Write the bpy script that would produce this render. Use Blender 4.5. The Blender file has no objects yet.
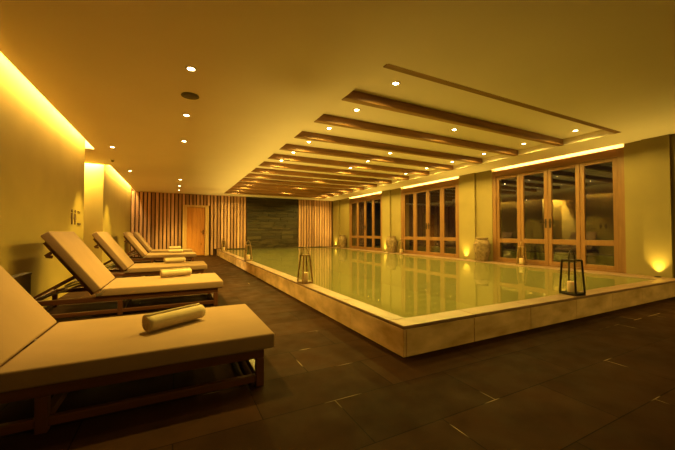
import bpy, bmesh, math, random
from mathutils import Vector, Matrix
random.seed(7)
SC = bpy.context.scene
COL = SC.collection
PI = math.pi
R = math.radians

# ------------------------------------------------------------------ materials
def node_mat(name):
    m = bpy.data.materials.new(name); m.use_nodes = True
    nt = m.node_tree
    return m, nt, nt.nodes['Principled BSDF']

def ramp(nt, c0, c1, p0=0.3, p1=0.7):
    r = nt.nodes.new('ShaderNodeValToRGB')
    r.color_ramp.elements[0].color = (*c0, 1); r.color_ramp.elements[0].position = p0
    r.color_ramp.elements[1].color = (*c1, 1); r.color_ramp.elements[1].position = p1
    return r

def coords(nt, scale=(1, 1, 1), rot=(0, 0, 0)):
    t = nt.nodes.new('ShaderNodeTexCoord'); mp = nt.nodes.new('ShaderNodeMapping')
    mp.inputs['Scale'].default_value = scale; mp.inputs['Rotation'].default_value = rot
    nt.links.new(t.outputs['Object'], mp.inputs['Vector'])
    return mp.outputs['Vector']

def noise(nt, vec, scale, detail=4, rough=0.5, dist=0.0):
    n = nt.nodes.new('ShaderNodeTexNoise')
    n.inputs['Scale'].default_value = scale; n.inputs['Detail'].default_value = detail
    n.inputs['Roughness'].default_value = rough; n.inputs['Distortion'].default_value = dist
    nt.links.new(vec, n.inputs['Vector'])
    return n

def bump(nt, b, h, strength, dist=0.01):
    bp = nt.nodes.new('ShaderNodeBump'); bp.inputs['Strength'].default_value = strength
    bp.inputs['Distance'].default_value = dist
    nt.links.new(h, bp.inputs['Height']); nt.links.new(bp.outputs['Normal'], b.inputs['Normal'])
    return bp

def mottled(name, c0, c1, scale=3.0, rough=0.6, bstr=0.0, bscale=60, spec=0.5, stretch=(1, 1, 1), p=(0.3, 0.7)):
    m, nt, b = node_mat(name)
    v = coords(nt, stretch)
    n = noise(nt, v, scale); r = ramp(nt, c0, c1, *p)
    nt.links.new(n.outputs['Fac'], r.inputs['Fac']); nt.links.new(r.outputs['Color'], b.inputs['Base Color'])
    b.inputs['Roughness'].default_value = rough; b.inputs['Specular IOR Level'].default_value = spec
    if bstr:
        bump(nt, b, noise(nt, v, bscale).outputs['Fac'], bstr, 0.004)
    return m

def wood(name, c0, c1, axis='x', rough=0.45, fine=26, knots=0.0, vary=0.0):
    m, nt, b = node_mat(name)
    st = {'x': (0.07, 1, 1), 'y': (1, 0.07, 1), 'z': (1, 1, 0.07)}[axis]
    oi = nt.nodes.new('ShaderNodeObjectInfo')
    v = coords(nt, st)
    add = nt.nodes.new('ShaderNodeVectorMath'); add.operation = 'ADD'
    sc = nt.nodes.new('ShaderNodeVectorMath'); sc.operation = 'SCALE'; sc.inputs['Scale'].default_value = 11
    cmb = nt.nodes.new('ShaderNodeCombineXYZ')
    for k in 'XYZ': nt.links.new(oi.outputs['Random'], cmb.inputs[k])
    nt.links.new(cmb.outputs[0], sc.inputs[0]); nt.links.new(v, add.inputs[0]); nt.links.new(sc.outputs[0], add.inputs[1])
    n = noise(nt, add.outputs[0], fine, 5, 0.6, 0.6); r = ramp(nt, c0, c1, 0.32, 0.68)
    n2 = noise(nt, add.outputs[0], fine * 0.18, 2, 0.5, 0.2)
    mx = nt.nodes.new('ShaderNodeMath'); mx.operation = 'MULTIPLY_ADD'; mx.inputs[1].default_value = 0.55
    h = nt.nodes.new('ShaderNodeMath'); h.operation = 'MULTIPLY'; h.inputs[1].default_value = 0.45
    nt.links.new(n2.outputs['Fac'], h.inputs[0])
    nt.links.new(n.outputs['Fac'], mx.inputs[0]); nt.links.new(h.outputs[0], mx.inputs[2])
    nt.links.new(mx.outputs[0], r.inputs['Fac'])
    col = r.outputs['Color']
    if knots:
        vo = nt.nodes.new('ShaderNodeTexVoronoi'); vo.inputs['Scale'].default_value = knots
        v2 = coords(nt, tuple(0.45 if s < 1 else 1.3 for s in st)); nt.links.new(v2, vo.inputs['Vector'])
        kr = ramp(nt, (0.25, 0.2, 0.16), (1, 1, 1), 0.03, 0.13)
        nt.links.new(vo.outputs['Distance'], kr.inputs['Fac'])
        mm = nt.nodes.new('ShaderNodeMix'); mm.data_type = 'RGBA'; mm.blend_type = 'MULTIPLY'; mm.inputs['Factor'].default_value = 1
        nt.links.new(col, mm.inputs['A']); nt.links.new(kr.outputs['Color'], mm.inputs['B']); col = mm.outputs['Result']
    if vary:      # every board its own tone
        ge = nt.nodes.new('ShaderNodeNewGeometry'); vr = ramp(nt, (1 - vary, 1 - vary * 1.15, 1 - vary * 1.3), (1, 1, 1), 0.0, 0.9)
        nt.links.new(ge.outputs['Random Per Island'], vr.inputs['Fac'])
        mv = nt.nodes.new('ShaderNodeMix'); mv.data_type = 'RGBA'; mv.blend_type = 'MULTIPLY'; mv.inputs['Factor'].default_value = 1
        nt.links.new(col, mv.inputs['A']); nt.links.new(vr.outputs['Color'], mv.inputs['B']); col = mv.outputs['Result']
    nt.links.new(col, b.inputs['Base Color'])
    b.inputs['Roughness'].default_value = rough
    bump(nt, b, n.outputs['Fac'], 0.15, 0.003)
    return m

def emit(name, col, s):
    m = bpy.data.materials.new(name); m.use_nodes = True; nt = m.node_tree
    nt.nodes.clear()
    e = nt.nodes.new('ShaderNodeEmission'); e.inputs['Color'].default_value = (*col, 1); e.inputs['Strength'].default_value = s
    o = nt.nodes.new('ShaderNodeOutputMaterial'); nt.links.new(e.outputs[0], o.inputs['Surface'])
    return m

def clear_mat(name, tint, ior, rough=0.0, ripples=None, rmin=0.0):
    """transparent + mirror by Fresnel: a thin clear sheet (glass) or a still water surface"""
    m = bpy.data.materials.new(name); m.use_nodes = True; nt = m.node_tree; nt.nodes.clear()
    tr = nt.nodes.new('ShaderNodeBsdfTransparent'); tr.inputs['Color'].default_value = (*tint, 1)
    gl = nt.nodes.new('ShaderNodeBsdfGlossy'); gl.inputs['Roughness'].default_value = rough
    fr = nt.nodes.new('ShaderNodeFresnel'); fr.inputs['IOR'].default_value = ior
    ge = nt.nodes.new('ShaderNodeNewGeometry'); k = nt.nodes.new('ShaderNodeMath'); k.operation = 'MULTIPLY_ADD'
    k.inputs[1].default_value = -2; k.inputs[2].default_value = 1; nt.links.new(ge.outputs['Backfacing'], k.inputs[0])
    pw = nt.nodes.new('ShaderNodeMath'); pw.operation = 'POWER'; pw.inputs[0].default_value = ior
    nt.links.new(k.outputs[0], pw.inputs[1]); nt.links.new(pw.outputs[0], fr.inputs['IOR'])      # same mirror strength from both sides
    mx = nt.nodes.new('ShaderNodeMixShader'); o = nt.nodes.new('ShaderNodeOutputMaterial')
    nt.links.new(fr.outputs[0], mx.inputs[0]); nt.links.new(tr.outputs[0], mx.inputs[1]); nt.links.new(gl.outputs[0], mx.inputs[2])
    nt.links.new(mx.outputs[0], o.inputs['Surface'])
    if ripples:
        v = coords(nt); n = noise(nt, v, ripples[0], 2)
        bp = nt.nodes.new('ShaderNodeBump'); bp.inputs['Strength'].default_value = ripples[1]; bp.inputs['Distance'].default_value = 0.01
        nt.links.new(n.outputs['Fac'], bp.inputs['Height'])
        nt.links.new(bp.outputs['Normal'], gl.inputs['Normal']); nt.links.new(bp.outputs['Normal'], fr.inputs['Normal'])
    return m

def water_mat():
    """cloudy still pool water: a mirror by Fresnel over a murky body that partly shows the basin"""
    m = clear_mat('still_water', (0.80, 0.84, 0.55), 1.40, 0.0, (1.6, 0.012)); nt = m.node_tree
    mx = next(n for n in nt.nodes if n.type == 'MIX_SHADER'); tr = next(n for n in nt.nodes if n.type == 'BSDF_TRANSPARENT')
    df = nt.nodes.new('ShaderNodeBsdfDiffuse'); df.inputs['Color'].default_value = (0.235, 0.215, 0.105, 1)
    m2 = nt.nodes.new('ShaderNodeMixShader'); m2.inputs[0].default_value = 0.6
    nt.links.new(tr.outputs[0], m2.inputs[1]); nt.links.new(df.outputs[0], m2.inputs[2]); nt.links.new(m2.outputs[0], mx.inputs[1])
    return m

def floor_mat():
    m, nt, b = node_mat('slate_tiles')
    v = coords(nt)
    br = nt.nodes.new('ShaderNodeTexBrick')
    br.inputs['Scale'].default_value = 1.0
    br.inputs['Brick Width'].default_value = 0.9; br.inputs['Row Height'].default_value = 0.45
    br.inputs['Mortar Size'].default_value = 0.003; br.inputs['Mortar Smooth'].default_value = 0.1
    br.inputs['Color1'].default_value = (0.027, 0.0125, 0.0065, 1); br.inputs['Color2'].default_value = (0.042, 0.0195, 0.0105, 1)
    br.inputs['Mortar'].default_value = (0.010, 0.005, 0.003, 1)
    nt.links.new(v, br.inputs['Vector'])
    n = noise(nt, v, 2.2, 6, 0.65); r = ramp(nt, (0.7, 0.7, 0.7), (1.25, 1.2, 1.15), 0.3, 0.72)
    nt.links.new(n.outputs['Fac'], r.inputs['Fac'])
    mm = nt.nodes.new('ShaderNodeMix'); mm.data_type = 'RGBA'; mm.blend_type = 'MULTIPLY'; mm.inputs['Factor'].default_value = 1
    nt.links.new(br.outputs['Color'], mm.inputs['A']); nt.links.new(r.outputs['Color'], mm.inputs['B'])
    # chipped pale grout: a few short lengths of joint show pale
    n4 = noise(nt, v, 1.3, 2); gr = ramp(nt, (0, 0, 0), (1, 1, 1), 0.60, 0.64); nt.links.new(n4.outputs['Fac'], gr.inputs['Fac'])
    mu = nt.nodes.new('ShaderNodeMath'); mu.operation = 'MULTIPLY'
    nt.links.new(br.outputs['Fac'], mu.inputs[0]); nt.links.new(gr.outputs['Color'], mu.inputs[1])
    m2 = nt.nodes.new('ShaderNodeMix'); m2.data_type = 'RGBA'
    nt.links.new(mu.outputs[0], m2.inputs['Factor']); nt.links.new(mm.outputs['Result'], m2.inputs['A']); m2.inputs['B'].default_value = (0.42, 0.31, 0.19, 1)
    nt.links.new(m2.outputs['Result'], b.inputs['Base Color'])
    b.inputs['Specular IOR Level'].default_value = 0.015
    n3 = noise(nt, v, 5, 5); rr = ramp(nt, (0.5,) * 3, (0.7,) * 3, 0.3, 0.7)
    nt.links.new(n3.outputs['Fac'], rr.inputs['Fac']); nt.links.new(rr.outputs['Color'], b.inputs['Roughness'])
    sub = nt.nodes.new('ShaderNodeMath'); sub.operation = 'SUBTRACT'
    n5 = noise(nt, v, 9, 6, 0.6)
    nt.links.new(n5.outputs['Fac'], sub.inputs[0]); nt.links.new(br.outputs['Fac'], sub.inputs[1])
    bump(nt, b, sub.outputs[0], 0.18, 0.006)
    return m

def pool_tile_mat():
    m, nt, b = node_mat('pool_mosaic')
    v = coords(nt)
    br = nt.nodes.new('ShaderNodeTexBrick'); br.offset = 0
    br.inputs['Scale'].default_value = 1.0; br.inputs['Brick Width'].default_value = 0.1; br.inputs['Row Height'].default_value = 0.1
    br.inputs['Mortar Size'].default_value = 0.003
    br.inputs['Color1'].default_value = (0.62, 0.60, 0.28, 1); br.inputs['Color2'].default_value = (0.57, 0.56, 0.25, 1)
    br.inputs['Mortar'].default_value = (0.5, 0.54, 0.33, 1)
    nt.links.new(v, br.inputs['Vector']); nt.links.new(br.outputs['Color'], b.inputs['Base Color'])
    b.inputs['Roughness'].default_value = 0.5
    return m

M = {}
M['wall_beige'] = mottled('beige_wall_paint', (0.36, 0.265, 0.07), (0.40, 0.295, 0.08), 2.0, 0.7, 0.05, 90)
M['wall_yellow'] = mottled('yellow_wall_paint', (0.21, 0.158, 0.058), (0.235, 0.178, 0.065), 2.0, 0.65, 0.05, 90)
M['ceiling'] = mottled('ceiling_paint', (0.87, 0.775, 0.72), (0.90, 0.80, 0.75), 1.2, 0.75, 0.03, 80)
M['floor'] = floor_mat()
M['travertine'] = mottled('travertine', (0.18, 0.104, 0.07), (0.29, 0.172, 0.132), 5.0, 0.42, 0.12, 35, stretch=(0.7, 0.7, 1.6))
M['travertine_lit_face'] = mottled('travertine_lit_face', (0.42, 0.26, 0.13), (0.80, 0.55, 0.36), 4.0, 0.5, 0.15, 30, stretch=(0.7, 0.7, 1.6))  # same stone as the rim, lightened: light on the faces put into colour
M['tile'] = pool_tile_mat()
M['water'] = water_mat()
M['glass'] = clear_mat('window_glass', (0.93, 0.95, 0.93), 1.95)
M['lantern_glass'] = clear_mat('lantern_glass', (0.94, 0.95, 0.92), 1.3)
M['beam'] = wood('beam_wood', (0.16, 0.075, 0.032), (0.42, 0.22, 0.10), 'x', 0.5, 20)
M['frame_wood'] = wood('window_wood_upright', (0.135, 0.058, 0.02), (0.25, 0.117, 0.043), 'z', 0.42, 24)
M['frame_wood_y'] = wood('window_wood_level', (0.135, 0.058, 0.02), (0.25, 0.117, 0.043), 'y', 0.42, 24)
M['slat'] = wood('slat_wood', (0.36, 0.19, 0.115), (0.84, 0.51, 0.40), 'z', 0.5, 22, vary=0.45)
M['slat_back'] = mottled('slat_backing', (0.035, 0.013, 0.010), (0.055, 0.02, 0.014), 3, 0.8)
M['door'] = wood('door_wood', (0.44, 0.17, 0.04), (0.68, 0.30, 0.08), 'z', 0.45, 14, knots=3.2)
M['door_trim'] = wood('door_trim_wood', (0.46, 0.27, 0.11), (0.72, 0.48, 0.24), 'z', 0.45, 22)
M['lounger_x'] = wood('lounger_wood', (0.055, 0.017, 0.007), (0.125, 0.043, 0.018), 'x', 0.4, 26)
M['lounger_y'] = wood('lounger_wood_cross', (0.055, 0.017, 0.007), (0.125, 0.043, 0.018), 'y', 0.4, 26)
M['lounger_z'] = wood('lounger_wood_upright', (0.055, 0.017, 0.007), (0.125, 0.043, 0.018), 'z', 0.4, 26)
M['cushion'] = mottled('cushion_fabric', (0.25, 0.158, 0.105), (0.28, 0.176, 0.12), 4, 0.85, 0.12, 260, 0.2)
M['towel'] = mottled('towel_cotton', (0.42, 0.33, 0.23), (0.48, 0.38, 0.27), 12, 0.95, 0.5, 220, 0.1)
M['stone'] = wood('dark_slate', (0.010, 0.0075, 0.003), (0.10, 0.068, 0.026), 'x', 0.5, 9, vary=0.8)
M['metal_dark'] = mottled('dark_iron', (0.022, 0.017, 0.013), (0.04, 0.03, 0.024), 20, 0.4)
M['metal_dark'].node_tree.nodes['Principled BSDF'].inputs['Metallic'].default_value = 0.7
M['bronze'] = mottled('aged_bronze', (0.19, 0.11, 0.05), (0.36, 0.22, 0.10), 18, 0.32)
M['bronze'].node_tree.nodes['Principled BSDF'].inputs['Metallic'].default_value = 0.4
M['steel'] = mottled('brushed_steel', (0.5, 0.47, 0.42), (0.62, 0.58, 0.52), 30, 0.35)
M['steel'].node_tree.nodes['Principled BSDF'].inputs['Metallic'].default_value = 0.9
M['wax'] = mottled('candle_wax', (0.85, 0.62, 0.46), (0.90, 0.68, 0.52), 6, 0.55)
M['wax'].node_tree.nodes['Principled BSDF'].inputs['Subsurface Weight'].default_value = 0.3
M['wick'] = mottled('wick', (0.02, 0.015, 0.01), (0.04, 0.03, 0.02), 20, 0.9)
M['clay'] = mottled('urn_clay', (0.11, 0.068, 0.035), (0.27, 0.18, 0.10), 14, 0.8, 0.5, 60)
M['urn_inside'] = mottled('urn_inside', (0.05, 0.035, 0.02), (0.07, 0.05, 0.03), 10, 0.9)
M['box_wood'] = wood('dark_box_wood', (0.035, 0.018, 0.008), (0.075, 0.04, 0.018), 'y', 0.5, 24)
M['white_plastic'] = mottled('fitting_white', (0.70, 0.66, 0.58), (0.74, 0.70, 0.62), 8, 0.4)
M['grille'] = mottled('grille_dark', (0.10, 0.085, 0.06), (0.14, 0.12, 0.09), 90, 0.6)
M['sign'] = mottled('sign_bronze', (0.09, 0.045, 0.02), (0.12, 0.06, 0.028), 8, 0.5)
M['night'] = mottled('terrace_night', (0.012, 0.013, 0.010), (0.02, 0.02, 0.016), 3, 0.9)
LAMP = (1.0, 0.68, 0.15)
SPOTC = (1.0, 0.68, 0.095)
M['lens'] = emit('downlight_lens', (1.0, 0.74, 0.36), 40.0)
M['uplens'] = emit('uplight_lens', (1.0, 0.70, 0.32), 25.0)

# ------------------------------------------------------------------ mesh builder
class MB:
    def __init__(s): s.bm = bmesh.new()
    def _merge(s, t, mat=None):
        me = bpy.data.meshes.new('t'); 
        if mat is not None: bmesh.ops.transform(t, matrix=mat, verts=t.verts)
        t.to_mesh(me); t.free(); s.bm.from_mesh(me); bpy.data.meshes.remove(me)
    def box(s, x0, x1, y0, y1, z0, z1, bev=0.0, seg=2, mat=None, smooth=False):
        t = bmesh.new(); bmesh.ops.create_cube(t, size=1)
        bmesh.ops.scale(t, vec=(x1 - x0, y1 - y0, z1 - z0), verts=t.verts)
        if bev: bmesh.ops.bevel(t, geom=t.edges[:], offset=bev, segments=seg, profile=0.5, affect='EDGES')
        if smooth:
            for f in t.faces: f.smooth = True
        bmesh.ops.translate(t, vec=((x0 + x1) / 2, (y0 + y1) / 2, (z0 + z1) / 2), verts=t.verts)
        s._merge(t, mat); return s
    def bar(s, a, b, w, h, bev=0.0, up=(0, 0, 1)):
        a, b = Vector(a), Vector(b); d = b - a; L = d.length; z = d.normalized()
        x = Vector(up).cross(z)
        if x.length < 1e-4: x = Vector((1, 0, 0))
        x.normalize(); y = z.cross(x)
        mt = Matrix((x, y, z)).transposed().to_4x4(); mt.translation = (a + b) / 2
        return s.box(-w / 2, w / 2, -h / 2, h / 2, -L / 2, L / 2, bev, 1, mt)
    def cyl(s, c, r, h, n=24, r2=None, mat=None, caps=True, smooth=True):
        t = bmesh.new(); bmesh.ops.create_cone(t, cap_ends=caps, segments=n, radius1=r, radius2=r if r2 is None else r2, depth=h)
        if smooth:
            for f in t.faces:
                if len(f.verts) == 4: f.smooth = True
        bmesh.ops.translate(t, vec=(c[0], c[1], c[2] + h / 2), verts=t.verts)
        s._merge(t, mat); return s
    def lathe(s, prof, n=32, c=(0, 0, 0)):
        rings = []
        for r, z in prof:
            rings.append([s.bm.verts.new((c[0] + r * math.cos(2 * PI * k / n), c[1] + r * math.sin(2 * PI * k / n), c[2] + z)) for k in range(n)])
        for a, b in zip(rings, rings[1:]):
            for k in range(n):
                f = s.bm.faces.new((a[k], a[(k + 1) % n], b[(k + 1) % n], b[k])); f.smooth = True
        if prof[0][0] > 1e-4: s.bm.faces.new(rings[0][::-1])
        if prof[-1][0] > 1e-4: s.bm.faces.new(rings[-1])
        return s
    def tube(s, pts, r, n=8, closed=False):
        pts = [Vector(p) for p in pts]; N = len(pts); rings = []; ref = None
        for i, p in enumerate(pts):
            if closed: d = pts[(i + 1) % N] - pts[i - 1]
            else: d = pts[min(i + 1, N - 1)] - pts[max(i - 1, 0)]
            d.normalize()
            if ref is None:
                ref = Vector((0, 0, 1)) if abs(d.z) < 0.9 else Vector((1, 0, 0))
            x = ref.cross(d)
            if x.length < 1e-3: x = Vector((1, 0, 0)).cross(d)
            x.normalize(); y = d.cross(x); ref = y
            rings.append([s.bm.verts.new(p + r * (math.cos(2 * PI * k / n) * x + math.sin(2 * PI * k / n) * y)) for k in range(n)])
        rng = range(N) if closed else range(N - 1)
        for i in rng:
            a, b = rings[i], rings[(i + 1) % N]
            for k in range(n):
                f = s.bm.faces.new((a[k], a[(k + 1) % n], b[(k + 1) % n], b[k])); f.smooth = True
        if not closed:
            s.bm.faces.new(rings[0][::-1]); s.bm.faces.new(rings[-1])
        return s
    def prism_y(s, poly, y0, y1, bev=0.0, seg=3, smooth=True):
        """polygon in (x, z), extruded along y"""
        t = bmesh.new()
        a = [t.verts.new((x, y0, z)) for x, z in poly]; b = [t.verts.new((x, y1, z)) for x, z in poly]
        n = len(poly)
        t.faces.new(a); t.faces.new(b[::-1])
        for k in range(n): t.faces.new((a[k], b[k], b[(k + 1) % n], a[(k + 1) % n]))
        bmesh.ops.recalc_face_normals(t, faces=t.faces)
        if bev: bmesh.ops.bevel(t, geom=t.edges[:], offset=bev, segments=seg, profile=0.5, affect='EDGES')
        if smooth:
            for f in t.faces: f.smooth = True
        s._merge(t); return s
    def build(s, name, mat, parent=None, loc=None):
        bmesh.ops.recalc_face_normals(s.bm, faces=s.bm.faces)
        me = bpy.data.meshes.new(name); s.bm.to_mesh(me); s.bm.free()
        me.materials.append(M[mat] if isinstance(mat, str) else mat)
        o = bpy.data.objects.new(name, me); COL.objects.link(o)
        if parent is not None: o.parent = parent
        if loc is not None: o.location = loc
        return o

def tag(o, label, cat, group=None, kind=None):
    o['label'] = label; o['category'] = cat
    if group: o['group'] = group
    if kind: o['kind'] = kind
    return o

def empty(name, loc=(0, 0, 0), rz=0.0):
    o = bpy.data.objects.new(name, None); COL.objects.link(o)
    o.empty_display_size = 0.1
    o.location = loc; o.rotation_euler = (0, 0, rz); return o

def copy_tree(o, parent=None):
    c = o.copy(); COL.objects.link(c)
    if parent is not None: c.parent = parent
    for ch in list(o.children): copy_tree(ch, c)
    return c

def area(name, loc, rot, sx, sy, power, col=LAMP, spread=180, parent=None):
    l = bpy.data.lights.new(name, 'AREA'); l.shape = 'RECTANGLE'; l.size = sx; l.size_y = sy; l.energy = power; l.color = col
    l.spread = R(spread)
    o = bpy.data.objects.new(name, l); COL.objects.link(o); o.location = loc; o.rotation_euler = rot
    if parent is not None: o.parent = parent
    return o

def spot(name, loc, rot, power, ang, blend=0.8, col=SPOTC, rad=0.03, parent=None):
    l = bpy.data.lights.new(name, 'SPOT'); l.energy = power; l.color = col; l.spot_size = R(ang); l.spot_blend = blend; l.shadow_soft_size = rad
    o = bpy.data.objects.new(name, l); COL.objects.link(o); o.location = loc; o.rotation_euler = rot
    if parent is not None: o.parent = parent
    return o

ORD = ['first', 'second', 'third', 'fourth', 'fifth', 'sixth', 'seventh', 'eighth', 'ninth', 'tenth', 'eleventh', 'twelfth', 'thirteenth', 'fourteenth', 'fifteenth']

# ------------------------------------------------------------------ dimensions
ZC = 2.745; ZR = 2.865; ZTOP = 2.97       # ceiling, recess ceiling, top of the light slots
XE = -1.48; XL = -1.64                    # ceiling edge over the left wall, left wall
XR = 7.64; XW = 7.76                      # ceiling edge over the windows, window wall
YB = 15.6; YF = -4.5                      # end wall, wall behind the viewer
YA0, YA1 = 8.02, 9.93                     # restroom corridor opening
RX0, RX1, RY0, RY1 = 1.88, 6.74, 2.60, 15.05
ZP = 0.262; PX0, PY0 = 1.71, 2.138        # pool rim height, outer corner
IX0, IX1, IY0 = 1.89, 7.24, 2.34          # water edge
WINS = [(2.92, 5.78), (6.88, 9.70), (10.90, 13.75)]
W4 = (-0.65, 2.21)
ZW = 2.69

# ------------------------------------------------------------------ room shell
b = MB()
b.box(-3.6, PX0 + 0.02, YF - 0.2, YB + 0.2, -0.12, 0)
b.box(PX0 + 0.02, 8.2, YF - 0.2, PY0 + 0.02, -0.12, 0)
tag(b.build('floor', 'floor'), 'dark brown slate tile floor around the raised pool', 'floor', kind='structure')

b = MB()
b.box(XE, RX0, YF, YB, ZC, ZR); b.box(RX1, XR, YF, YB, ZC, ZR)
b.box(RX0, RX1, YF, RY0, ZC, ZR); b.box(RX0, RX1, RY1, YB, ZC, ZR)
b.box(-3.6, 8.2, YF - 0.2, YB + 0.2, ZTOP, ZTOP + 0.1)                     # soffit over the light slots
b.box(RX0 - 0.1, RX1 + 0.1, RY0 - 0.1, RY1 + 0.1, ZR, ZTOP)                  # recessed field
b.box(-3.6, XE, YA0, YA1 - 0.16, ZC, ZTOP)                                    # corridor ceiling
b.box(XE, XE + 0.05, YF, YB, ZR, ZTOP); b.box(XR - 0.05, XR, YF, YB, ZR, ZTOP)
for y0, y1 in [(YF, W4[0]), (W4[1], WINS[0][0]), (WINS[0][1], WINS[1][0]), (WINS[1][1], WINS[2][0]), (WINS[2][1], YB)]:
    b.box(XR, XW + 0.3, y0, y1, ZC, ZTOP)
tag(b.build('ceiling', 'ceiling'), 'plain plastered ceiling with long recessed field and light slots', 'ceiling', kind='structure')

b = MB()
b.box(XL - 0.25, XL, YF, YA0, 0, ZTOP)
b.box(-3.6, XL - 0.25, YA0 - 0.2, YA0, 0, ZTOP)
b.box(-3.6, -3.4, YA0, YA1, 0, ZTOP)
b.box(-3.6, XL, YA1, YA1 + 0.25, 0, ZTOP)
b.box(XL - 0.25, XL, YA1 + 0.25, YB, 0, ZTOP)
tag(b.build('wall_left', 'wall_beige'), 'long beige wall behind the loungers with slot light above', 'wall', kind='structure')

b = MB()
b.box(XL - 0.3, 8.2, YB, YB + 0.2, -0.1, ZTOP)
tag(b.build('wall_back', 'slat_back'), 'dark end wall behind wooden slats and stone', 'wall', kind='structure')
b = MB(); b.box(XL - 0.25, 8.2, YF - 0.2, YF, 0, ZTOP)
tag(b.build('wall_front', 'slat_back'), 'dark wall at the near end of the hall', 'wall', kind='structure')

b = MB()
def pier(y0, y1, p0, p1):
    b.box(7.66, 8.05, y0, y1, -0.1, ZC)
    b.box(7.60, 7.66, p0, p1, -0.1, ZC)
pier(2.21, 2.92, 2.27, 2.64); pier(5.78, 6.88, 6.30, 6.86); pier(9.70, 10.90, 10.33, 10.88); pier(13.75, YB, 14.75, 15.45)
pier(YF, W4[0], -2.2, -0.8)
for y0, y1 in WINS + [W4]:
    b.box(XW - 0.1, 8.05, y0, y1, -0.1, ZP - 0.005)
tag(b.build('wall_right', 'wall_yellow'), 'yellow painted window wall with flat piers', 'wall', kind='structure')

b = MB()
for y0, y1 in WINS + [W4]: b.box(XW, 8.05, y0, y1, ZW, ZTOP)
tag(b.build('trim_2', 'ceiling'), 'plaster bands over the glass doors, lit by the light slots', 'plaster band', kind='structure')
b = MB(); b.box(8.06, 14, -3, 17, -0.2, ZP - 0.1)
tag(b.build('terrace_ground', 'night'), 'dark terrace outside the glass doors at night', 'terrace', kind='structure')

# ------------------------------------------------------------------ glass folding doors
def window(idx, y0, y1, label):
    xf, xb = 7.67, 7.78
    f = MB()
    fw = 0.11
    f.box(xf, xb, y0, y0 + fw, ZP, ZW, 0.006); f.box(xf, xb, y1 - fw, y1, ZP, ZW, 0.006)
    root = f.build('window_%d' % idx, 'frame_wood')
    tag(root, label, 'glass doors', kind='structure')
    f = MB(); f.box(xf, xb, y0 + fw, y1 - fw, ZW - 0.165, ZW, 0.006); f.box(xf, xb, y0 + fw, y1 - fw, ZP, ZP + 0.03, 0.004)
    f.build('head_and_sill', 'frame_wood_y', root)
    n = 4; w = (y1 - y0 - 2 * fw) / n; sw = 0.082
    for k in range(n):
        a, c = y0 + fw + k * w + 0.003, y0 + fw + (k + 1) * w - 0.003
        lf = MB(); x0, x1 = 7.685, 7.74; z0, z1 = ZP + 0.033, ZW - 0.168
        lf.box(x0, x1, a, a + sw, z0, z1, 0.006); lf.box(x0, x1, c - sw, c, z0, z1, 0.006)
        lf.box(x0, x1, a + sw, c - sw, z0, z0 + 0.085, 0.005); lf.box(x0, x1, a + sw, c - sw, z1 - 0.075, z1, 0.005)
        lf.box(x0, x1, a + sw, c - sw, 0.775, 0.885, 0.005)
        leaf = lf.build('door_leaf', 'frame_wood', root)
        for q0, q1 in ((z0 + 0.08, 0.78), (0.88, z1 - 0.07)):
            g = MB(); g.box(7.708, 7.714, a + sw - 0.008, c - sw + 0.008, q0, q1); g.build('pane', 'glass', leaf)
        if k in (1, 2):
            yh = c - 0.045 if k == 1 else a + 0.045
            h = MB(); h.box(7.678, 7.686, yh - 0.018, yh + 0.018, 1.15, 1.36, 0.003)
            h.bar((7.68, yh, 1.28), (7.635, yh, 1.28), 0.016, 0.016, 0.003)
            h.bar((7.64, yh + (0.008 if k == 1 else -0.008), 1.28), (7.64, yh + (-0.11 if k == 1 else 0.11), 1.28), 0.018, 0.016, 0.003)
            h.build('handle', 'metal_dark', leaf)
    return root
window(1, *WINS[0], 'nearest fully visible wooden folding glass doors behind the black lantern')
window(2, *WINS[1], 'middle wooden folding glass doors between two urns across the pool')
window(3, *WINS[2], 'farthest wooden folding glass doors near the slatted end wall')
window(4, *W4, 'wooden folding glass doors at the right edge of the view')

# ------------------------------------------------------------------ pool
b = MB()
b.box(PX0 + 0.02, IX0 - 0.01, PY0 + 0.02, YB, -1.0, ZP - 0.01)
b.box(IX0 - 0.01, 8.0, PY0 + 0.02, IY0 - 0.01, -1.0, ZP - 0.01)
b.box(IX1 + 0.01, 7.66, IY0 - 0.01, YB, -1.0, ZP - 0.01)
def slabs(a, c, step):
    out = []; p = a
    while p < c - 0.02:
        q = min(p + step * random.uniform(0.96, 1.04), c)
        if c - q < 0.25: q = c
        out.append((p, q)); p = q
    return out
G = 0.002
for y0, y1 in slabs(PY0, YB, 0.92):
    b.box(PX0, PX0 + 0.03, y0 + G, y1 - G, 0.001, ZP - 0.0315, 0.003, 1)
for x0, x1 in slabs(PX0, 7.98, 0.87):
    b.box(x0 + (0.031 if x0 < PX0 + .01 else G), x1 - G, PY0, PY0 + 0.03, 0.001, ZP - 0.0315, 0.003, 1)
tag(b.build('pool_wall', 'travertine_lit_face'), 'raised pool surround clad in beige travertine slabs', 'pool surround', kind='structure')
b = MB()
for y0, y1 in slabs(IY0 + 0.002, YB, 0.92):
    b.box(PX0, IX0, y0 + G, y1 - G, ZP - 0.03, ZP, 0.004, 1)
    b.box(IX1, 7.665, y0 + G, y1 - G, ZP - 0.03, ZP, 0.004, 1)
for x0, x1 in slabs(PX0, 7.98, 0.87):
    b.box(x0 + G, x1 - G, PY0, IY0, ZP - 0.03, ZP, 0.004, 1)
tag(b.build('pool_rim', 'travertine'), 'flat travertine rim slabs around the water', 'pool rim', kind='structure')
b = MB()
b.box(IX0, IX1, IY0, YB, -1.0, -0.95)
b.box(IX0 - 0.008, IX0, IY0, YB, -1.0, ZP - 0.031); b.box(IX1, IX1 + 0.008, IY0, YB, -1.0, ZP - 0.031)
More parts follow.
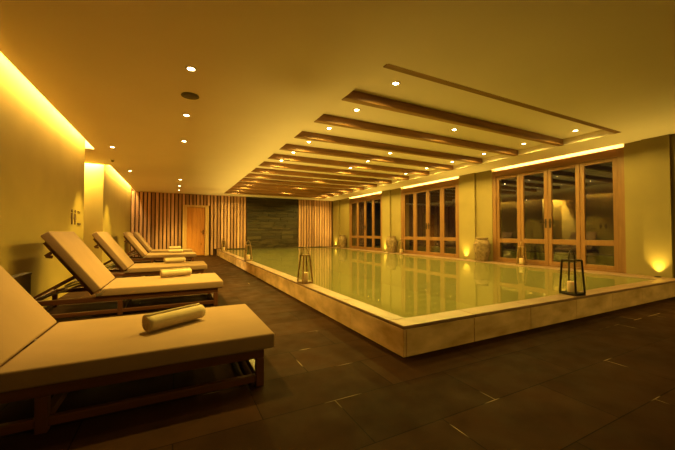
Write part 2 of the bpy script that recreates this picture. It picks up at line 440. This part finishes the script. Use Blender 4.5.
b.box(IX0, IX1, IY0 - 0.008, IY0, -1.0, ZP - 0.031); b.box(IX0, IX1, YB - 0.1, YB - 0.092, -1.0, ZP - 0.031)
tag(b.build('pool_basin', 'tile'), 'green mosaic basin under the pool water', 'pool basin', kind='structure')
b = MB()
v = [b.bm.verts.new(p) for p in ((IX0, IY0, ZP - 0.009), (IX1, IY0, ZP - 0.009), (IX1, YB - 0.09, ZP - 0.009), (IX0, YB - 0.09, ZP - 0.009))]
b.bm.faces.new(v)
tag(b.build('pool_water', 'water'), 'still greenish pool water mirroring the windows', 'water', kind='structure')
b = MB(); b.box(IX0, 7.6, YB - 0.09, YB - 0.0, ZP - 0.2, ZP + 0.012, 0.004)
tag(b.build('trim_1', 'stone'), 'dark stone ledge along the end of the pool', 'ledge', kind='structure')

# ------------------------------------------------------------------ end wall: slats, stone, door
def slat_panel(x0, x1, z0, z1, label, holes=()):
    root = empty('slat_panel', (x0, YB, 0)); tag(root, label, 'wall panel', 'wooden slat panels on the end wall')
    s = MB(); pitch = 0.146; n = int(round((x1 - x0) / pitch)); p = (x1 - x0) / n
    for k in range(n):
        a = k * p + 0.02; w = p - 0.046
        lo = z0
        for hx0, hx1, hz in holes:
            if x0 + a + w > hx0 and x0 + a < hx1: lo = hz
        s.box(a, a + w, -0.075 + random.uniform(-.004, .004), -0.012, lo, z1, 0.004, 1)
    s.build('slats', 'slat', root)
    for z in (0.5, 1.45, 2.5):
        s = MB()
        if holes and z < holes[0][2]:
            s.box(0, holes[0][0] - x0 - 0.01, -0.012, -0.001, z, z + 0.05).build('batten', 'slat_back', root); s = MB(); s.box(holes[0][1] - x0 + 0.01, x1 - x0, -0.012, -0.001, z, z + 0.05)
        else: s.box(0, x1 - x0, -0.012, -0.001, z, z + 0.05)
        s.build('batten', 'slat_back', root)
    return root
slat_panel(-1.63, 3.03, 0.01, ZC, 'wide panel of upright wooden slats around the plain wood door', ((0.29, 1.36, 2.26), (1.66, 3.3, 0.29)))
slat_panel(5.66, 7.58, ZP + 0.02, ZC, 'narrow panel of upright wooden slats between dark stone and yellow pier')

s = MB()
z = ZP + 0.02
while z < ZC - 0.01:
    h = random.choice((0.05, 0.07, 0.09, 0.13, 0.16)) if z > 0.7 else random.choice((0.04, 0.05, 0.07))
    h = min(h, ZC - z)
    x = 3.06
    while x < 5.63:
        w = min(random.uniform(0.35, 1.1) if z > 0.7 else random.uniform(0.12, 0.4), 5.64 - x)
        if 5.64 - (x + w) < 0.08: w = 5.64 - x
        s.box(x + .002, x + w - .002, YB - random.uniform(0.03, 0.075), YB - 0.001, z + .002, z + h - .002, 0.006, 1)
        x += w
    z += h
tag(s.build('stone_panel', 'stone'), 'dark olive stacked slate panel at the far end of the pool', 'stone panel')

root = MB()
for x0, x1 in ((0.29, 0.455), (1.20, 1.36)): root.box(x0, x1, YB - 0.12, YB - 0.001, 0.0, 2.25, 0.006)
root.box(0.455, 1.20, YB - 0.12, YB - 0.001, 2.16, 2.25, 0.006)
root = root.build('door_1', 'door_trim'); tag(root, 'plain knotty wooden door set in the slatted end wall', 'door', kind='structure')
d = MB()
for k in range(4):
    d.box(0.459 + k * .185, 0.459 + (k + 1) * .185 - .002, YB - 0.06, YB - 0.005, 0.012, 2.156, 0.004, 1)
leaf = d.build('door_leaf', 'door', root)
d = MB(); d.box(1.11, 1.15, YB - 0.068, YB - 0.059, 0.95, 1.15, 0.003); d.bar((1.13, YB - 0.06, 1.06), (1.13, YB - 0.11, 1.06), .018, .018); d.bar((1.135, YB - 0.11, 1.06), (1.02, YB - 0.11, 1.06), .018, .018, .003)
d.build('handle', 'metal_dark', leaf)

# ------------------------------------------------------------------ beams
for k in range(14):
    y1 = 2.68 + 0.9186 * k
    m = MB(); m.box(-2.42, 2.42, -0.05, 0.05, 0, ZR - ZC, 0.006, 1)
    o = m.build('ceiling_beam', 'beam', loc=((RX0 + RX1) / 2, y1 - 0.05, ZC))
    if k == 0: lab = 'first wooden ceiling beam, showing only its thin underside, nearest the viewer'
    else: lab = '%s wooden ceiling beam counting from the near end of the recess' % ORD[k]
    if k == 13: lab = 'last wooden ceiling beam, closest to the slatted end wall'
    tag(o, lab, 'beam', 'wooden beams across the ceiling recess', 'thing')

# ------------------------------------------------------------------ downlights
def make_downlight():
    root = empty('downlight')
    t = MB(); t.lathe([(0.034, 0.0), (0.036, -0.007), (0.050, -0.009), (0.056, -0.004), (0.057, 0.0)], 24); t.build('trim_ring', 'white_plastic', root)
    t = MB(); t.cyl((0, 0, -0.004), 0.033, 0.003, 20); t.build('lens', 'lens', root)
    return root
DL = make_downlight(); dl_used = [False]
def downlight(x, y, z, label, group, power, ang=95, blend=0.9):
    r = DL if not dl_used[0] else copy_tree(DL)
    dl_used[0] = True
    r.location = (x, y, z); tag(r, label, 'downlight', group)
    spot({'wal': 'walkway_beam', 'bet': 'bay_beam', 'alo': 'wall_beam'}[group.split('downlights ')[-1][:3] if not group.startswith('walk') else 'wal'], (x, y, z - 0.02), (0, 0, 0), power, ang, blend)
WALK = [3.60, 5.07, 6.55, 11.40, 13.0, 14.3]
for i, y in enumerate(WALK):
    downlight(0.13, y, ZC, '%s recessed ceiling downlight from the viewer over the lounger walkway' % ORD[i], 'walkway downlights', 310)
for i, y in enumerate((7.65, 10.44)):
    downlight(-1.13, y, ZC, ['recessed downlight close to the left wall before the corridor, above the sign', 'recessed downlight close to the left wall beyond the corridor'][i], 'downlights along the left wall', 260, 62, 0.55)
ys = [2.68 + 0.9186 * k for k in range(15)]
for k in range(13):
    y = ys[k] + min(0.42 + 0.026 * k, 0.52)
    for x, side, pw in ((2.38, 'left', 58), (6.35, 'right', 80)):
        downlight(x, y, ZR, 'recessed downlight at the %s end of the %s bay between beams' % (side, ORD[k]), 'downlights between the beams', pw, 164, 0.35)
    if k % 2 == 1 or k == 4:
        downlight(4.38, y, ZR, 'recessed downlight in the middle of the %s bay between beams' % ORD[k], 'downlights between the beams', 74, 164, 0.35)

for x, y, lab in ((5.0, -3.3, 'added fill downlight in the plain front ceiling behind the viewpoint'), (7.0, -3.3, 'added fill downlight in the plain front ceiling before the right-hand glass doors')):  # added out of view to brighten the front face of the pool
    r = copy_tree(DL); r.location = (x, y, ZC); tag(r, lab, 'downlight', 'added front fill downlights')
    spot('front_fill', (x, y, ZC - 0.02), (0, 0, 0), 180, 168, 0.3)

# speaker and small sensor on the ceiling
root = empty('ceiling_speaker', (0.15, 4.32, ZC)); tag(root, 'dark round speaker grille on the ceiling between two downlights', 'speaker')
t = MB(); t.lathe([(0.10, 0), (0.105, -0.008), (0.096, -0.012), (0.092, -0.008)], 32); t.build('bezel', 'grille', root)
t = MB(); t.lathe([(0.093, -0.006), (0.06, -0.012), (0.02, -0.014), (0.0001, -0.014)], 32); t.build('grille', 'grille', root)
root = empty('smoke_detector', (-1.32, 9.0, ZC)); tag(root, 'small dark detector on the ceiling over the corridor opening', 'detector')
t = MB(); t.lathe([(0.05, 0), (0.05, -0.012), (0.03, -0.018)], 24); t.build('base', 'white_plastic', root)
t = MB(); t.lathe([(0.03, -0.018), (0.028, -0.04), (0.012, -0.05), (0.0001, -0.05)], 24); t.build('head', 'grille', root)

# ------------------------------------------------------------------ loungers
YW = 1.03   # lounger width; local origin at near side, floor, x as in the room
def make_lounger():
    root = empty('sun_lounger')
    def P(name, mb, mat, par=root): return mb.build(name, mat, par)
    x0, x1 = -1.53, 0.555
    for y in (0.02, YW - 0.07):
        P('side_rail', MB().box(x0, x1, y, y + 0.05, 0.190, 0.248, 0.006, 2), 'lounger_x')
        P('lower_rail', MB().box(x0 + .055, x1 - .055, y + .005, y + 0.045, 0.03, 0.078, 0.006, 2), 'lounger_x')
        for lx in (x0, -0.64, x1 - 0.055):
            P('leg', MB().box(lx, lx + 0.055, y, y + 0.05, 0, 0.190, 0.005, 2), 'lounger_z')
    for lx in (x0 + .005, x1 - 0.05):
        P('end_rail', MB().box(lx, lx + 0.045, 0.07, YW - 0.07, 0.190, 0.248, 0.005), 'lounger_y')
        P('lower_end_rail', MB().box(lx, lx + 0.045, 0.07, YW - 0.07, 0.03, 0.078, 0.005), 'lounger_y')
    P('cross_rail', MB().box(-0.635, -0.59, 0.07, YW - 0.07, 0.03, 0.078, 0.005), 'lounger_y')
    P('cross_rail', MB().box(-0.86, -0.82, 0.07, YW - 0.07, 0.195, 0.245, 0.005), 'lounger_y')
    sl = MB()
    for k in range(15): sl.box(-0.80 + k * 0.09, -0.80 + k * 0.09 + 0.06, 0.072, YW - 0.072, 0.226, 0.2475, 0.003, 1)
    P('slat_deck', sl, 'lounger_y')
    # reclined back
    a = R(126); ux, uz = math.cos(a), math.sin(a); nx, nz = -uz, ux     # along the back (up) and towards the underside
    fx, fz = -0.80, 0.352; L = 0.88; T = 0.098
    def q(s, t): return (fx + ux * s + nx * t, fz + uz * s + nz * t)
    for y in (0.05, YW - 0.10):
        P('backrest_rail', MB().prism_y([q(-0.0, T + .002), q(0.80, T + .002), q(0.80, T + 0.04), q(-0.0, T + 0.04)], y, y + 0.05, 0.004, 1, False), 'lounger_x')
    fr = MB()
    for k in range(8):
        s = 0.03 + k * 0.103
        fr.prism_y([q(s, T + .004), q(s + .055, T + .004), q(s + .055, T + .022), q(s, T + .022)], 0.10, YW - 0.10, 0.003, 1, False)
    P('backrest_slats', fr, 'lounger_y')
    # stop bracket near the top of the back
    for y in (0.035, YW - 0.085):
        c0 = q(0.66, T + 0.03); br = MB(); br.bar((c0[0], y, c0[1]), (c0[0] - 0.06, y, c0[1] - 0.045), 0.035, 0.016, 0.003, (0, 1, 0)); br.bar((c0[0] - .055, y, c0[1] - .045), (c0[0] + .01, y, c0[1] - .055), 0.035, 0.014, 0.003, (0, 1, 0)); P('bracket', br, 'lounger_x')
    for y in (0.13, YW - 0.15):
        c0 = q(0.30, T + 0.04)
        P('prop', MB().bar((c0[0], y, c0[1]), (-1.49, y, 0.262), 0.026, 0.035, 0.004, (0, 1, 0)), 'lounger_x')
    P('prop_bar', MB().tube([(-1.18, 0.11, 0.395), (-1.18, YW - 0.13, 0.395)], 0.012, 8), 'steel')
    for y in (0.18, YW - 0.19):
        c0 = q(0.16, T + 0.04); P('gas_strut', MB().tube([(c0[0], y, c0[1]), (-1.40, y, 0.262)], 0.011, 8), 'steel')
    # cushions
    P('seat_cushion', MB().prism_y([(-0.868, 0.25), (0.625, 0.25), (0.625, 0.352), (-0.797, 0.352)], 0.0, YW, 0.016, 3), 'cushion')
    P('back_cushion', MB().prism_y([q(0.002, 0), q(L, 0), q(L, T), q(0.002, T)], 0.0, YW, 0.016, 3), 'cushion')
    c0 = q(0.02, T * 0.5)
    for y in (-0.004, YW - 0.001): P('hinge_tab', MB().prism_y([(c0[0] + .055, 0.30), (c0[0] + .085, 0.335), (c0[0] + .045, 0.275), (c0[0] - .0, 0.262), (c0[0] - .015, .285)], y, y + 0.005, 0, 1, False), 'steel')
    return root
LN = make_lounger()
LOUNGE = [(2.175, 0.0, 0.0, 'nearest cushioned wooden sun lounger, cut off by the frame'),
          (4.84, 0.0, -0.2, 'second cushioned wooden lounger from the viewer, before the slim dark wall cabinet'),
          (7.38, 0.0, -0.3, 'third cushioned wooden lounger, by the corridor opening in the wall'),
          (11.35, 0.0, -0.2, 'fourth cushioned wooden lounger, last but one before the slatted wall'),
          (13.85, 0.0, -0.2, 'farthest cushioned wooden lounger, closest to the slatted wall')]
for i, (y, x, rz, lab) in enumerate(LOUNGE):
    o = LN if i == 0 else copy_tree(LN)
    o.location = (x, y, 0); o.rotation_euler.z = R(rz)
    tag(o, lab, 'sun lounger', 'sun loungers beside the pool')

# rolled towels
def towel_mesh():
    m = MB(); t = 0.0125; turns = 3.2; N = 96; L = 0.42
    def rad(u): return 0.010 + 0.0580 * u
    secs = 15
    rows = []
    for s in range(secs + 1):
        v = s / secs; x = (v - 0.5) * L
        hem = 0.0022 if 0.03 < v < 0.10 or 0.90 < v < 0.97 else 0
        outer, inner = [], []
        for k in range(N + 1):
            u = k / N; th = u * turns * 2 * PI; r = rad(u) + random.uniform(-.0006, .0006) - hem * (u > 0.66)
            sq = 1 - 0.05 * abs(math.sin(th))
            endj = (0.006 * math.sin(3 * u * 2 * PI) + 0.012 * (u - 0.5)) * (1 if v in (0, 1) else 0) * (1 if v == 1 else -1)
            outer.append(m.bm.verts.new((x + endj, math.cos(th) * r, math.sin(th) * r * sq)))
            inner.append(m.bm.verts.new((x + endj, math.cos(th) * max(r - t, 0.002), math.sin(th) * max(r - t, 0.002) * sq)))
        rows.append((outer, inner))
    def F(*v):
        f = m.bm.faces.new(v); f.smooth = True
    for (o0, i0), (o1, i1) in zip(rows, rows[1:]):
        for k in range(N): F(o0[k], o0[k + 1], o1[k + 1], o1[k]); F(i0[k + 1], i0[k], i1[k], i1[k + 1])
        F(o0[N], i0[N], i1[N], o1[N]); F(i0[0], o0[0], o1[0], i1[0])
    for (o0, i0), fl in ((rows[0], 1), (rows[-1], 0)):
        for k in range(N):
            m.bm.faces.new((o0[k], i0[k], i0[k + 1], o0[k + 1]) if fl else (o0[k], o0[k + 1], i0[k + 1], i0[k]))
    return m
tw = towel_mesh().build('rolled_towel', 'towel')
TOW = [(0.01, 2.68, 33, 'rolled cream towel on the nearest lounger'), (0.02, 5.60, 16, 'rolled cream towel on the second lounger'),
       (0.0, 8.10, 18, 'rolled cream towel on the third lounger'), (0.02, 11.95, 8, 'rolled cream towel on the fourth lounger'),
       (0.0, 14.5, 6, 'rolled cream towel on the farthest lounger by the slats')]
for i, (x, y, rz, lab) in enumerate(TOW):
    o = tw if i == 0 else tw.copy()
    if i: COL.objects.link(o)
    o.location = (x, y, 0.352 + 0.0655); o.rotation_euler = (0, 0, R(rz))
    tag(o, lab, 'towel', 'rolled towels on the loungers')

# dark box against the wall
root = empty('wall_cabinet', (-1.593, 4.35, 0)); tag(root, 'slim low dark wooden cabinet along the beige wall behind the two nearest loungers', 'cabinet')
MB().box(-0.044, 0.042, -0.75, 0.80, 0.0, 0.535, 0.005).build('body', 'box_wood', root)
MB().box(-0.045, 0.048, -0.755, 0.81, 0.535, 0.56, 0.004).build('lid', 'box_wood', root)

# restroom sign: two small figures and a mark
root = empty('restroom_sign', (XL, 7.40, 1.24)); tag(root, 'small dark restroom figures fixed to the beige wall by the corridor', 'sign')
def figure(y, skirt):
    s = MB(); x0, x1 = 0.001, 0.012
    s.cyl((0, 0, 0), 0.028, 0.011, 16, mat=Matrix.Translation((0.001, y, 0.19)) @ Matrix.Rotation(PI / 2, 4, 'Y'), smooth=False)
    def poly(p):
        a = [s.bm.verts.new((x0, y + u, w)) for u, w in p]; c = [s.bm.verts.new((x1, y + u, w)) for u, w in p]
        s.bm.faces.new(a[::-1]); s.bm.faces.new(c)
        for k in range(len(p)): s.bm.faces.new((a[k], a[(k + 1) % len(p)], c[(k + 1) % len(p)], c[k]))
    if skirt: poly([(-.03, .15), (.03, .15), (.065, .04), (.022, .04), (.022, -.05), (-.022, -.05), (-.022, .04), (-.065, .04)])
    else: poly([(-.05, .15), (.05, .15), (.05, .05), (.03, .05), (.03, -.05), (-.03, -.05), (-.03, .05), (-.05, .05)])
    return s
figure(-0.22, False).build('figure', 'sign', root); figure(-0.02, True).build('figure', 'sign', root)
s = MB(); s.box(0.001, 0.012, 0.16, 0.36, -0.05, -0.015); s.box(0.001, 0.012, 0.16, 0.30, 0.19, 0.205); s.build('bar_mark', 'sign', root)

# ------------------------------------------------------------------ lanterns and candles
def make_lantern(mat, hb, ht, ps):
    root = empty('candle_lantern')
    z0, z1 = 0.03, 0.435
    MB().box(-hb - .008, hb + .008, -hb - .008, hb + .008, 0.0, 0.028, 0.006).build('base', mat, root)
    for sx in (-1, 1):
        for sy in (-1, 1):
            MB().bar((sx * hb, sy * hb, z0 - .004), (sx * ht, sy * ht, z1), ps, ps, 0.003).build('corner_post', mat, root)
    t = MB()
    for k in range(4):
        a, c = ((-1, -1), (1, -1), (1, 1), (-1, 1))[k], ((1, -1), (1, 1), (-1, 1), (-1, -1))[k]
        t.bar((a[0] * ht, a[1] * ht, z1 - .004), (c[0] * ht, c[1] * ht, z1 - .004), 0.018, 0.020, 0.003)
    t.bar((-ht, 0, z1), (ht, 0, z1), 0.014, 0.008); t.bar((0, -ht, z1), (0, ht, z1), 0.014, 0.008)
    t.cyl((0, 0, z1 - .006), 0.030, 0.012, 16)
    t.build('top_frame', mat, root)
    pts = [(0.058 * math.cos(t_), 0, 0.437 + 0.12 * math.sin(t_)) for t_ in [PI * k / 14 for k in range(15)]]
    MB().tube(pts, 0.008, 8).build('handle', mat, root)
    g = MB()
    for k in range(4):
        a, c = ((-1, -1), (1, -1), (1, 1), (-1, 1))[k], ((1, -1), (1, 1), (-1, 1), (-1, -1))[k]
        P = [(a[0] * (hb - .002), a[1] * (hb - .002), z0), (c[0] * (hb - .002), c[1] * (hb - .002), z0), (c[0] * (ht - .002), c[1] * (ht - .002), z1 - .01), (a[0] * (ht - .002), a[1] * (ht - .002), z1 - .01)]
        n = Vector(((a[0] + c[0]) / 2, (a[1] + c[1]) / 2, 0)) * 0.003
        A = [g.bm.verts.new(p) for p in P]; B = [g.bm.verts.new(Vector(p) - n) for p in P]
        g.bm.faces.new(A); g.bm.faces.new(B[::-1])
        for q in range(4): g.bm.faces.new((A[q], B[q], B[(q + 1) % 4], A[(q + 1) % 4]))
    g.build('glass_panes', 'lantern_glass', root)
    return root
def make_candle():
    root = empty('pillar_candle')
    MB().lathe([(0.050, 0), (0.052, 0.006), (0.052, 0.128), (0.048, 0.134), (0.036, 0.130), (0.0001, 0.126)], 28).build('wax_body', 'wax', root)
    MB().cyl((0, 0, 0.124), 0.003, 0.02, 6).build('wick', 'wick', root)
    return root
LD, LB, CD = make_lantern('metal_dark', 0.094, 0.074, 0.020), make_lantern('bronze', 0.084, 0.052, 0.022), make_candle()
LAN = [(LD, 4.50, 2.265, -3, 'black four-sided lantern on the front rim of the pool', 'pale pillar candle inside the black front lantern'),
       (LB, 1.81, 4.66, 8, 'nearest bronze lantern on the left rim of the pool', 'pillar candle in the nearest bronze lantern on the left rim'),
       (None, 1.80, 8.95, 5, 'second bronze lantern along the left rim of the pool', 'pillar candle in the second lantern on the left rim'),
       (None, 1.80, 13.9, 4, 'farthest bronze lantern on the left rim near the slatted wall', 'pillar candle in the farthest lantern on the left rim'),
       (None, 7.44, 4.83, 10, 'bronze lantern in front of the nearest glass doors across the pool', 'pillar candle in the lantern by the nearest glass doors'),
       (None, 7.44, 9.42, 6, 'bronze lantern beside the middle urn across the pool', 'pillar candle in the lantern beside the middle urn')]
for i, (src, x, y, rz, lab, cl) in enumerate(LAN):
    o = src or copy_tree(LB); o.location = (x, y, ZP + 0.0005); o.rotation_euler.z = R(rz)
    tag(o, lab, 'lantern', 'candle lanterns around the pool')
    c = CD if i == 0 else copy_tree(CD); c.location = (x, y, ZP + 0.029)
    tag(c, cl, 'candle', 'candles in the lanterns')

# ------------------------------------------------------------------ urns
def make_urn():
    root = empty('clay_urn')
    prof = [(0.125, 0.0), (0.135, 0.01)]
    zz, N = 0.01, 44
    for k in range(1, N + 1):
        u = k / N; z = 0.01 + 0.56 * u
        r = 0.135 + 0.075 * math.sin(min(u / 0.72, 1) * PI / 2) - (0.055 * ((u - 0.72) / 0.28) ** 2 if u > 0.72 else 0)
        r += 0.0035 * math.sin(u * 2 * PI * 15)
        prof.append((r, z))
    prof += [(0.140, 0.58), (0.140, 0.60), (0.158, 0.615), (0.160, 0.632), (0.150, 0.640), (0.135, 0.634)]
    MB().lathe(prof[:-1] + [(0.135, 0.634), (0.125, 0.60)], 40).build('body', 'clay', root)
    for c in list(root.children):
        me = c.data; bm = bmesh.new(); bm.from_mesh(me)
        top = [f for f in bm.faces if len(f.verts) > 4 and f.calc_center_median().z > 0.5]
        bmesh.ops.delete(bm, geom=top, context='FACES_ONLY'); bm.to_mesh(me); bm.free()
    MB().lathe([(0.125, 0.60), (0.135, 0.56), (0.16, 0.42), (0.0001, 0.40)], 32).build('inside', 'urn_inside', root)
    for z, r in ((0.30, 0.203), (0.46, 0.207)):
        MB().tube([(r * math.cos(2 * PI * k / 40), r * math.sin(2 * PI * k / 40), z) for k in range(40)], 0.010, 8, True).build('rope_band', 'clay', root)
    return root
UR = make_urn()
for i, (y, lab) in enumerate(((5.93, 'nearest tall ribbed clay urn beside the nearest glass doors'), (9.98, 'middle ribbed clay urn beside the middle glass doors'), (14.02, 'farthest ribbed clay urn, beyond the last glass doors'))):
    o = UR if i == 0 else copy_tree(UR)
    o.location = (7.42, y, ZP); o.rotation_euler.z = i * 1.3
    tag(o, lab, 'urn', 'clay urns by the window wall')

# ------------------------------------------------------------------ uplights at the piers
def make_uplight():
    root = empty('pier_uplight')
    MB().lathe([(0.045, 0), (0.045, 0.012), (0.034, 0.014), (0.032, 0.010)], 24).build('ring', 'metal_dark', root)
    MB().cyl((0, 0, 0.003), 0.032, 0.006, 20).build('lens', 'uplens', root)
    return root
UP = make_uplight()
for i, (y, lab) in enumerate(((2.44, 'small round uplight at the foot of the nearest yellow pier'), (6.60, 'small round uplight at the pier between first and second glass doors'), (10.62, 'small round uplight at the pier between second and third glass doors'), (15.1, 'small round uplight at the last pier by the slats'))):
    o = UP if i == 0 else copy_tree(UP)
    o.location = (7.55, y, ZP); tag(o, lab, 'uplight', 'uplights at the window piers')
    spot('uplight_beam', (7.55, y, ZP + 0.015), (R(180), R(-10), 0), 85, 95, 1.0, rad=0.02)

# ------------------------------------------------------------------ slot lights (LED lines hidden in the ceiling slots)
zl = ZTOP - 0.012
K = 16.0      # watts per metre
def slot(name, x, y0, y1, k=K): area(name, (x, (y0 + y1) / 2, zl), (0, 0, 0), 0.05, y1 - y0, k * (y1 - y0))
slot('slot_light_left', -1.555, 3.3, YA0 - 0.05)
slot('slot_light_left', -1.555, YA1 + .3, YB - 0.05)
area('slot_light_corridor', ((-3.4 + XL) / 2, YA1 - 0.08, zl), (0, 0, 0), 1.7, 0.05, K * 26)
for y0, y1 in WINS:
    slot('slot_light_window', 7.70, y0 + .03, y1 - .03, K * 0.65)

# added underwater fill without fixtures, hidden by the left rim, to brighten the ceiling
for y in (5.2, 7.4, 9.6, 11.8, 14.0):
    area('pool_fill', (IX0 + 0.14, y, -0.10), (R(180), 0, 0), 0.2, 0.2, 44, (1.0, 0.64, 0.16), 140)

# ------------------------------------------------------------------ world, camera, view
w = bpy.data.worlds.new('night'); SC.world = w; w.use_nodes = True
w.node_tree.nodes['Background'].inputs['Color'].default_value = (0.01, 0.011, 0.012, 1)
w.node_tree.nodes['Background'].inputs['Strength'].default_value = 0.12

cam = bpy.data.cameras.new('camera'); co = bpy.data.objects.new('camera', cam); COL.objects.link(co)
cam.sensor_fit = 'HORIZONTAL'; cam.sensor_width = 36.0; cam.lens = 318.45 / 675 * 36.0
cam.clip_start = 0.05
co.location = (0, 0, 1.05)
co.rotation_euler = (PI / 2 + 0.0224, 0, -0.4716)
SC.camera = co

vs = SC.view_settings
vs.view_transform = 'Standard'; vs.look = 'None'; vs.gamma = 1; vs.use_curve_mapping = False
vs.exposure = 0.4
SC.cycles.use_denoising = True
SC.cycles.max_bounces = 10; SC.cycles.diffuse_bounces = 6; SC.cycles.glossy_bounces = 5; SC.cycles.transparent_max_bounces = 16
SC.cycles.sample_clamp_indirect = 6.0
SC.cycles.caustics_reflective = False; SC.cycles.caustics_refractive = False
